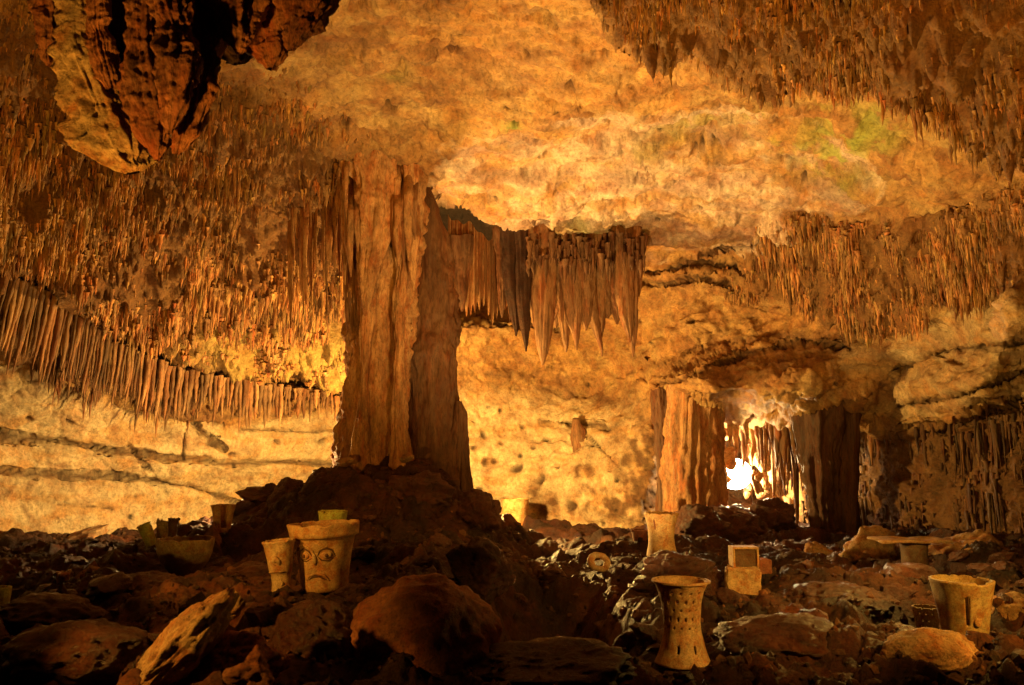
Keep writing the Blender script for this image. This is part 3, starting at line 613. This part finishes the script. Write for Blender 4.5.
for k in range(20):
    px = ar.uniform(752, 802) if k < 14 else ar.uniform(722, 760); t0 = ar.uniform(424, 440); b0 = t0 + (ar.uniform(25, 75) if k < 14 else ar.uniform(8, 26))
    o = shaft('stalactite', [(t0-16, px, 3.5), (t0, px, 2.6), ((t0+b0)/2, px+1, 2), (b0, px, .4)], 14.9 + ar.uniform(-.2, .7), M_rockpale, flute=.3, nf=5, seedv=400+k, n=24, seg=14, lumps=.4)
    tag(o, 'bright lit stalactite hanging in the mouth of the glowing alcove', 'stalactite', 'stalactites in the glowing alcove')
r2 = np.random.default_rng(99)
sh = [rock_verts(ICO3_V, 200 + i, rgh=.16) for i in range(12)]; sh = [v / np.abs(v).max(0) for v in sh]
shm = []
for i, v in enumerate(sh):
    for mt in (M_rock, M_rockpale):
        o = mesh_obj('rubble_rock', v, ICO3_F, mt, smooth=False); shm.append(o.data); bpy.data.objects.remove(o)
LMK = [(683,640,'near the tall pierced vessel'),(965,630,'near the large slotted pot'),(325,575,'near the face pot'),(184,570,'near the wide bowl'),(745,580,'near the stacked blocks'),(662,550,'near the smooth hourglass vessel'),(599,565,'near the ring stone'),(550,620,'by the black shadow hollow'),(420,650,'around the big rounded boulder'),(180,650,'by the slanting pale ridge'),(50,600,'by the pottery scrap at far left'),(400,500,'at the foot of the tall column'),(850,620,'on the open floor left of the slotted pot'),(915,560,'near the slab topped pedestal'),(60,670,'in the lower left corner'),(820,670,'along the bottom right of the pierced vessel'),(300,520,'on the left slope of the mound'),(480,540,'on the right slope of the mound'),(800,545,'below the glowing alcove')]
cnt = 0
while cnt < 150:
    px = r2.uniform(-40, 1064); Y = math.exp(r2.uniform(math.log(5.2), math.log(12.5)))
    x = (px - 512) / F * Y; z = float(floor_z(x, Y)); s_ = r2.lognormal(-2.5, .5)
    if min(np.hypot(x - q[0], Y - q[1]) for q in padp) < s_ + .32: continue
    o = bpy.data.objects.new('rubble_rock', shm[int(r2.integers(12)) * 2 + int(r2.uniform() < .04)]); C.objects.link(o)
    o.location = (x, Y, z + s_ * .2); o.scale = (s_ * r2.uniform(.8, 1.6), s_ * r2.uniform(.8, 1.4), s_ * r2.uniform(.5, .9))
    o.rotation_euler = tuple(r2.uniform(-.4, .4, 2)) + (r2.uniform(0, 6.28),)
    tone = 'pale' if 'pale' in o.data.materials[0].name else 'dark'; big = 'large' if s_ > .11 else ('medium' if s_ > .07 else 'small')
    qx_, qy_ = proj(np.array([x, Y, z])); lmk = min(LMK, key=lambda q: (q[0] - qx_) ** 2 + (2 * (q[1] - qy_)) ** 2)
    tag(o, big + ' ' + tone + ' angular lump of loose rubble ' + lmk[2], 'rock', 'loose rubble on the cave floor'); cnt += 1
# gravel, past counting
n = 6500; px = r2.uniform(-60, 1084, n); Y = np.exp(r2.uniform(math.log(4.8), math.log(14), n)); x = (px - 512) / F * Y; z = floor_z(x, Y)
_bm = bmesh.new(); bmesh.ops.create_icosphere(_bm, subdivisions=1, radius=1); gv = np.array([v.co[:] for v in _bm.verts]); _bm.verts.ensure_lookup_table(); gf = np.array([[v.index for v in f.verts] for f in _bm.faces]); _bm.free()
s_ = r2.lognormal(-3.9, .5, n)[:, None, None]; vv = gv[None] * r2.uniform(.6, 1.3, (n, len(gv), 1)) * s_ * r2.uniform(.6, 1.4, (n, 1, 3)) + np.stack([x, Y, z], -1)[:, None]
ff = (np.arange(n)[:, None, None] * len(gv) + gf[None]).reshape(-1, 3)
gc = np.repeat(np.array([[.09, .04, .018]]) * r2.lognormal(0, .5, (n, 1)), len(gv), 0)
tag(mesh_obj('gravel', vv.reshape(-1, 3), ff, M_floor, smooth=False, col=gc), 'scattered damp gravel between the rocks', 'gravel', kind='stuff')

# ------------------------------------------------------------------ pottery and carved stones
def lathe(name, prof, mat, parent=None, seg=56, holes=None, thick=.02, loc=None, wob=.02, sv=0, jag=0, bottom=True):
    """prof: list of (radius, z) ; holes(angle, z)->True drops the face ; walls get thickness"""
    prof = np.array(prof, float); L_ = np.r_[0, np.cumsum(np.hypot(*np.diff(prof, axis=0).T))]
    n = 44; t = np.linspace(0, L_[-1], n); r = np.interp(t, L_, prof[:, 0]); z = np.interp(t, L_, prof[:, 1])
    a = np.linspace(-math.pi / 2, 1.5 * math.pi, seg, endpoint=False); A, Rr = np.meshgrid(a, r); Z = np.repeat(z[:, None], seg, 1)
    q = np.stack([np.cos(A) * 1.2, np.sin(A) * 1.2, Z * 3 + sv], -1); Rr = Rr * (1 + wob * 2 * fbm(q, 3))
    if name != 'rim' : Z = Z - .018 * sstep(.95, 1, t / t[-1])[:, None] * sstep(.12, .4, fbm(q * 3.1 + 7, 2))
    if jag: Z = Z - jag * sstep(.8, 1, t / t[-1])[:, None] * np.clip(fbm(q * 2.2, 3) + .3, 0, 1)
    v = np.stack([Rr * np.cos(A), Rr * np.sin(A), Z], -1).reshape(-1, 3); f = grid_faces(n, seg, True)
    if holes is not None:
        cc = v[f].mean(1); aa = np.arctan2(cc[:, 0], -cc[:, 1]); keep = ~holes(aa, cc[:, 2]); f = f[keep]
    o = mesh_obj(name, v, f, mat, parent, loc=loc)
    md = o.modifiers.new('wall', 'SOLIDIFY'); md.thickness = thick; md.offset = -1
    return o
def rad_at(prof, z):
    p = np.array(prof); return float(np.interp(z, p[:, 1], p[:, 0]))
def relief(name, prof, pts, r, mat, parent, lift=0.0):
    """raised strip following the pot's surface through (angle, z) points"""
    pts = np.array(pts, float); m = 28; u = np.linspace(0, 1, len(pts)); uu = np.linspace(0, 1, m)
    an = np.interp(uu, u, pts[:, 0]); zz = np.interp(uu, u, pts[:, 1])
    c = np.stack([(np.array([rad_at(prof, z) for z in zz]) + lift) * np.sin(an), -(np.array([rad_at(prof, z) for z in zz]) + lift) * np.cos(an), zz], -1)
    tg = np.gradient(c, axis=0); tg /= np.linalg.norm(tg, axis=1)[:, None] + 1e-9
    nn = np.stack([np.sin(an), -np.cos(an), an * 0], -1); bb = np.cross(tg, nn)
    th = np.linspace(0, 2 * math.pi, 8, endpoint=False); taper = np.sin(np.clip(uu, .04, .96) * math.pi) ** .4
    v = c[:, None] + r * taper[:, None, None] * (np.cos(th)[None, :, None] * nn[:, None] + np.sin(th)[None, :, None] * bb[:, None])
    return mesh_obj(name, v.reshape(-1, 3), grid_faces(m, 8, True), mat, parent)
def disc(name, prof, ang, z, rx, rz, mat, parent, lift=.004):
    v = ICO3_V * np.array([rx, .012, rz]); R0 = rad_at(prof, z) + lift
    c, s = math.cos(ang), math.sin(ang); v = np.stack([v[:, 0] * c - v[:, 1] * s, v[:, 0] * s + v[:, 1] * c, v[:, 2]], -1) + np.array([R0 * s, -R0 * c, z])
    return mesh_obj(name, v, ICO3_F, mat, parent)
def scaled(prof, px_w, px_h, Y):
    """profile given in (half width px, height px) -> metres"""
    return [(r * Y / F, z * Y / F) for r, z in prof]
def pot_root(name, px, py, Y, label, cat, rz=0, tilt=0, lift=0):
    p = P(px, py, Y); p[2] += lift
    g = float(floor_z(p[0], p[1]))
    e = empty(name, p, label, cat, rz=rz); e.rotation_euler = (0, tilt, rz)
    if p[2] - g > .03:   # a flat foot stone beneath when the ground is lower
        pass
    return e
# face pot
Y = 7.3; e = pot_root('face_pot', 325, 590, Y, 'large flared clay pot with a moulded face with staring eyes', 'pot', tilt=-.05)
pr = scaled([(0,0),(20,0),(22,4),(24,20),(27,38),(29,50),(30,51),(33,51.5),(34.5,64)], 0, 0, Y)
lathe('body', pr, M_clay, e, thick=.03, sv=1)
k_ = Y / F
for a0 in (-.52, .28):
    relief('eyelid', pr, [(a0-.30,35*k_),(a0-.2,40*k_),(a0,42.5*k_),(a0+.2,40*k_),(a0+.34,34*k_)], .008, M_paint, e)
    relief('eyelid', pr, [(a0-.30,35*k_),(a0-.14,31*k_),(a0+.08,30.5*k_),(a0+.34,34*k_)], .006, M_paint, e)
    disc('eyeball', pr, a0 + .02, 36*k_,   .045, .032, M_palec, e); disc('pupil', pr, a0 + .02, 35.5*k_, .015, .016, M_paint, e, .016)
relief('brow', pr, [(-.95,40*k_),(-.85,44*k_),(-.5,46*k_),(-.2,41*k_),(-.1,36*k_)], .012, M_clay, e); relief('nose', pr, [(-.14,38*k_),(-.13,32*k_),(-.12,27*k_)], .024, M_palec, e)
relief('mouth', pr, [(-.55,12*k_),(-.4,17*k_),(-.1,19*k_),(.2,17*k_),(.38,12*k_)], .012, M_clay, e); relief('mouth', pr, [(-.45,13*k_),(-.25,16*k_),(0,16.5*k_),(.25,13*k_)], .009, M_paint, e)
# small relief pot beside it
Y = 7.0; e = pot_root('relief_pot', 282, 592, Y, 'small waisted pale pot with a knobbed ornament beside the big face pot', 'pot', tilt=-.1)
pr = scaled([(10,0),(9,8),(9.5,17),(10.5,19),(11,21),(12,32),(14,44),(16,49)], 0, 0, Y); k_ = Y / F
lathe('body', pr, M_palec, e, thick=.02, sv=2)
relief('ornament', pr, [(-.1,27*k_),(-.3,30*k_),(-.1,34*k_),(.15,30*k_),(.2,27*k_)], .024, M_palec, e); relief('ornament', pr, [(-1.2,20*k_),(-.3,21*k_),(.6,20*k_)], .012, M_palec, e)
relief('ornament', pr, [(.2,12*k_),(.4,9*k_),(.2,7*k_)], .012, M_palec, e)
# yellow green vessel rim behind the face pot
Y = 8.6; o = lathe('mossy_pot', scaled([(10,0),(12,10),(14,28)], 0, 0, Y), M_green, thick=.02, loc=P(332, 540, Y), sv=3); tag(o, 'yellow green pot whose top shows behind the face pot', 'pot')
# bowl
Y = 8.2; o = lathe('bowl', scaled([(0,0),(9,0),(14,5),(21,14),(25.5,24),(27,33),(27,37)], 0, 0, Y), M_olive, thick=.02, loc=P(184, 577, Y), sv=4); tag(o, 'wide round olive brown bowl on the rubble at left', 'bowl')
# cluster above the bowl
Y = 9.0; o = lathe('tilted_pot', scaled([(5,0),(5.5,8),(6.5,22)], 0, 0, Y), M_green, thick=.02, loc=P(152, 545, Y), sv=5); o.rotation_euler = (0.2, -.35, 0); tag(o, 'yellow green cylinder pot leaning left above the bowl', 'pot')
o = lathe('broken_pot', scaled([(8,0),(9,12),(11,26)], 0, 0, Y), M_olive, thick=.02, loc=P(163, 546, Y + .3), sv=6, jag=.08); o.rotation_euler = (0, .15, 0); tag(o, 'dull olive broken pot between the leaning green pot and the bowl', 'pot')
o = lathe('broken_pot', scaled([(4,0),(4,12),(5,26)], 0, 0, Y), M_dclay, thick=.02, loc=P(172, 545, Y), sv=7, jag=.05); tag(o, 'narrow black broken pot standing behind the bowl', 'pot')
Y = 9.6; e = pot_root('flared_pot', 222, 532, Y, 'flared clay pot with a dark split side on the ridge at left', 'pot')
lathe('body', scaled([(8,0),(8.5,8),(10,18),(12,26)], 0, 0, Y), M_clay, e, thick=.02, sv=8, holes=lambda a, z: (a > .15) & (a < .75) & (z > .05))
# vessel at the back
Y = 16.0; o = lathe('cylinder_pot', scaled([(12,-3),(12,8),(12.5,18),(13.5,33)], 0, 0, Y), M_clay, thick=.04, loc=P(515, 533, Y), sv=9); tag(o, 'plain pale cylinder pot against the bright far wall', 'pot')
# small red pot
Y = 10.0; o = lathe('small_pot', scaled([(5,0),(6,6),(8.5,18)], 0, 0, Y), M_red, thick=.02, loc=P(640, 549, Y), sv=10); tag(o, 'small dark red pot tucked left of the smooth hourglass vessel', 'pot')
# smooth hourglass
Y = 9.4; e = pot_root('hourglass_vessel', 662, 556, Y, 'smooth orange hourglass vessel with a narrow slot standing further back', 'vessel')
pr = scaled([(15,0),(14.5,3),(12.8,12),(12.5,18),(13.5,28),(15.5,36),(17,41)], 0, 0, Y); lathe('body', pr, M_clay, e, thick=.03, sv=11)
relief('slot', pr, [(-.62,26*Y/F),(-.64,36*Y/F)], .012, M_red, e)
# perforated hourglass
Y = 6.1; e = pot_root('perforated_vessel', 683, 662, Y, 'tall flaring clay incense burner pierced with rows of holes, nearest of the standing vessels', 'vessel')
pr = scaled([(27,0),(25,4),(21,14),(18,28),(17.5,40),(19,54),(22,66),(25,73),(26,75)], 0, 0, Y); k_ = Y / F
def holes(a, z):
    zz = z / k_; h = np.zeros(a.shape, bool)
    for r_, zc in enumerate((34, 42, 50, 58, 66)):
        ph = (a / .42 + (r_ % 2) * .5) % 1
        h |= (np.abs(zz - zc) < 1.3) & (np.abs(ph - .5) < .15)
    for ac in (-.38, .42): h |= (np.abs(a - ac) < .06) & (zz > 11) & (zz < 19)
    return h
lathe('body', pr, M_clay, e, seg=110, holes=holes, thick=.02, sv=12)
lathe('rim', [(26*k_, 73.5*k_), (28.5*k_, 74.5*k_), (28.5*k_, 76*k_), (26*k_, 76.5*k_)], M_clay, e, thick=.012, sv=13)
# ring stone
def ring(name, p, R0, r0, mat, squash=.85, rot=(0, 0, 0)):
    n1, n2 = 48, 20; a = np.linspace(0, 2 * math.pi, n1, endpoint=False); b = np.linspace(0, 2 * math.pi, n2, endpoint=False)
    A, Bb = np.meshgrid(a, b, indexing='ij'); rr_ = r0 * (1 + .2 * fbm(np.stack([np.cos(A), np.sin(A), np.cos(Bb) * .4], -1) * 2, 3))
    sq = lambda t: np.sign(np.cos(t)) * np.abs(np.cos(t)) ** .8
    v = np.stack([(R0 + rr_ * np.cos(Bb)) * sq(A), rr_ * np.sin(Bb) * .8, (R0 + rr_ * np.cos(Bb)) * np.sin(A) * squash], -1)
    f = grid_faces(n1, n2, True); last = [[(n1-1)*n2+j, (n1-1)*n2+(j+1)%n2, (j+1)%n2, j] for j in range(n2)]
    o = mesh_obj(name, v.reshape(-1, 3), np.r_[f, np.array(last)], mat, loc=p); o.rotation_euler = rot; return o
Y = 9.0; o = ring('ring_stone', P(599, 562, Y), 8.2*Y/F, 3.4*Y/F, M_palec, rot=(-.5, .2, .1)); tag(o, 'pale yellow ring shaped stone with a hole lying on the wet rubble', 'ring stone')
# block stones
def block(name, w_, d_, h_, mat, parent=None, loc=(0, 0, 0), rot=(0, 0, 0), bev=.018, sv=0, amp=.014):
    bm = bmesh.new(); bmesh.ops.create_cube(bm, size=1)
    for v in bm.verts: v.co = Vector((v.co.x * w_, v.co.y * d_, v.co.z * h_ + h_ / 2))
    bmesh.ops.bevel(bm, geom=bm.edges[:], offset=bev, segments=2, affect='EDGES'); bmesh.ops.subdivide_edges(bm, edges=bm.edges[:], cuts=4, use_grid_fill=True)
    c = np.array([v.co[:] for v in bm.verts]); dn = amp * fbm(c * 9 + sv, 3)
    for v, q in zip(bm.verts, dn): v.co += Vector((q, q * .5, q))
    me = bpy.data.meshes.new(name); bm.to_mesh(me); bm.free(); me.materials.append(mat)
    o = bpy.data.objects.new(name, me); C.objects.link(o); o.location = loc; o.rotation_euler = rot
    if parent is not None: o.parent = parent
    return o
Y = 8.0; k_ = Y / F
o = block('carved_block', 33*k_, .22, 25*k_, M_palec, loc=P(743, 594, Y), rot=(0, .04, -.2), sv=1); tag(o, 'yellow green tinged cut stone block, lowest of the small stack', 'stone block')
e = empty('framed_block', P(744, 568, Y + .1), 'dark square block with a raised pale frame resting on the yellow block', 'stone block')
block('panel', 22*k_, .14, 19*k_, M_dclay, e, sv=2, bev=.01)
for nm, (bw, bh, bx_, bz_) in (('frame_bar', (25, 2, 0, 19)), ('frame_bar', (25, 2, 0, 0)), ('frame_bar', (2, 17, -11.6, 2)), ('frame_bar', (2, 17, 11.6, 2))):
    block(nm, bw*k_, .18, bh*k_, M_clay, e, loc=(bx_*k_, 0, bz_*k_), bev=.003, amp=.003)
o = block('small_block', 13*k_, .14, 14*k_, M_red, loc=P(764, 573, Y + .2), sv=3, bev=.01); tag(o, 'small reddish block leaning right of the framed block', 'stone block')
# vessel like a little table
Y = 8.8; e = pot_root('pedestal_vessel', 916, 577, Y, 'dark pedestal under a wide thin flat stone slab at right', 'pedestal'); k_ = Y / F
lathe('stem', scaled([(12,0),(12,10),(12,22),(13,34)], 0, 0, Y), M_dclay, e, thick=.03, sv=14)
block('slab', 68*k_, .4, 2.6*k_, M_rockpale, e, loc=(-4*k_, 0, 34*k_), bev=.008, sv=4)
# slotted flower pot
Y = 6.4; e = pot_root('slotted_pot', 966, 646, Y, 'large tapering olive brown pot with a tall slot in its side', 'pot', tilt=0); k_ = Y / F
pr = scaled([(0,0),(20,0),(20,3),(19,10),(21,22),(24,40),(29,62)], 0, 0, Y)
lathe('body', pr, M_olive, e, seg=90, thick=.025, sv=15, holes=lambda a, z: (np.abs(a + .35) < .06) & (z/k_ > 22) & (z/k_ < 48) | (np.abs(a - .55) < .09) & (z/k_ > 10) & (z/k_ < 13))
disc('knob', pr, .05, 26*k_, .03, .035, M_olive, e)
Y = 6.8; e = pot_root('pierced_pot', 928, 640, Y, 'small round pierced pot beside the large slotted pot', 'pot'); k_ = Y / F
def holes2(a, z):
    zz = z / k_; h = np.zeros(a.shape, bool)
    for r_, zc in enumerate((8, 14, 20, 26)):
        ph = (a / .5 + (r_ % 2) * .5) % 1; h |= (np.abs(zz - zc) < 1.1) & (np.abs(ph - .5) < .13)
    return h
lathe('body', scaled([(7,0),(9,6),(10.5,16),(12,25),(12.5,31)], 0, 0, Y), M_olive, e, seg=90, thick=.015, sv=16, holes=holes2)
# left edge bits
Y = 8.2; o = lathe('pottery_scrap', scaled([(5,0),(6,6),(7,12)], 0, 0, Y), M_palec, thick=.02, loc=P(63, 584, Y), sv=17, jag=.05); tag(o, 'small pale pottery scrap showing above a boulder at far left', 'pottery')
Y = 6.4; o = lathe('green_pot', scaled([(8,0),(10,14),(9,26),(10,42)], 0, 0, Y), M_green, thick=.02, loc=P(-4, 632, Y), sv=18); tag(o, 'greenish pot cut off by the left edge of the view', 'pot')

# floodlight hidden among the formations: the burnt-out source in the alcove
lp = P(735, 474, 15.75); e = empty('floodlight', lp, 'glaring white floodlight set among formations in the alcove at right', 'floodlight')
bm = bmesh.new(); bmesh.ops.create_cone(bm, cap_ends=True, segments=32, radius1=.16, radius2=.24, depth=.22); bmesh.ops.rotate(bm, verts=bm.verts, matrix=__import__('mathutils').Matrix.Rotation(math.pi / 2, 3, 'X'))
me = bpy.data.meshes.new('housing'); bm.to_mesh(me); bm.free(); me.materials.append(M_dclay); o = bpy.data.objects.new('housing', me); C.objects.link(o); o.parent = e; o.location = (0, .13, 0)
em = bpy.data.materials.new('lamp_glass'); em.use_nodes = True; b = em.node_tree.nodes['Principled BSDF']; b.inputs['Emission Color'].default_value = (1, .86, .6, 1); b.inputs['Emission Strength'].default_value = 25
o = mesh_obj('lens', ICO3_V * np.array([.34, .10, .30]), ICO3_F, em, e)
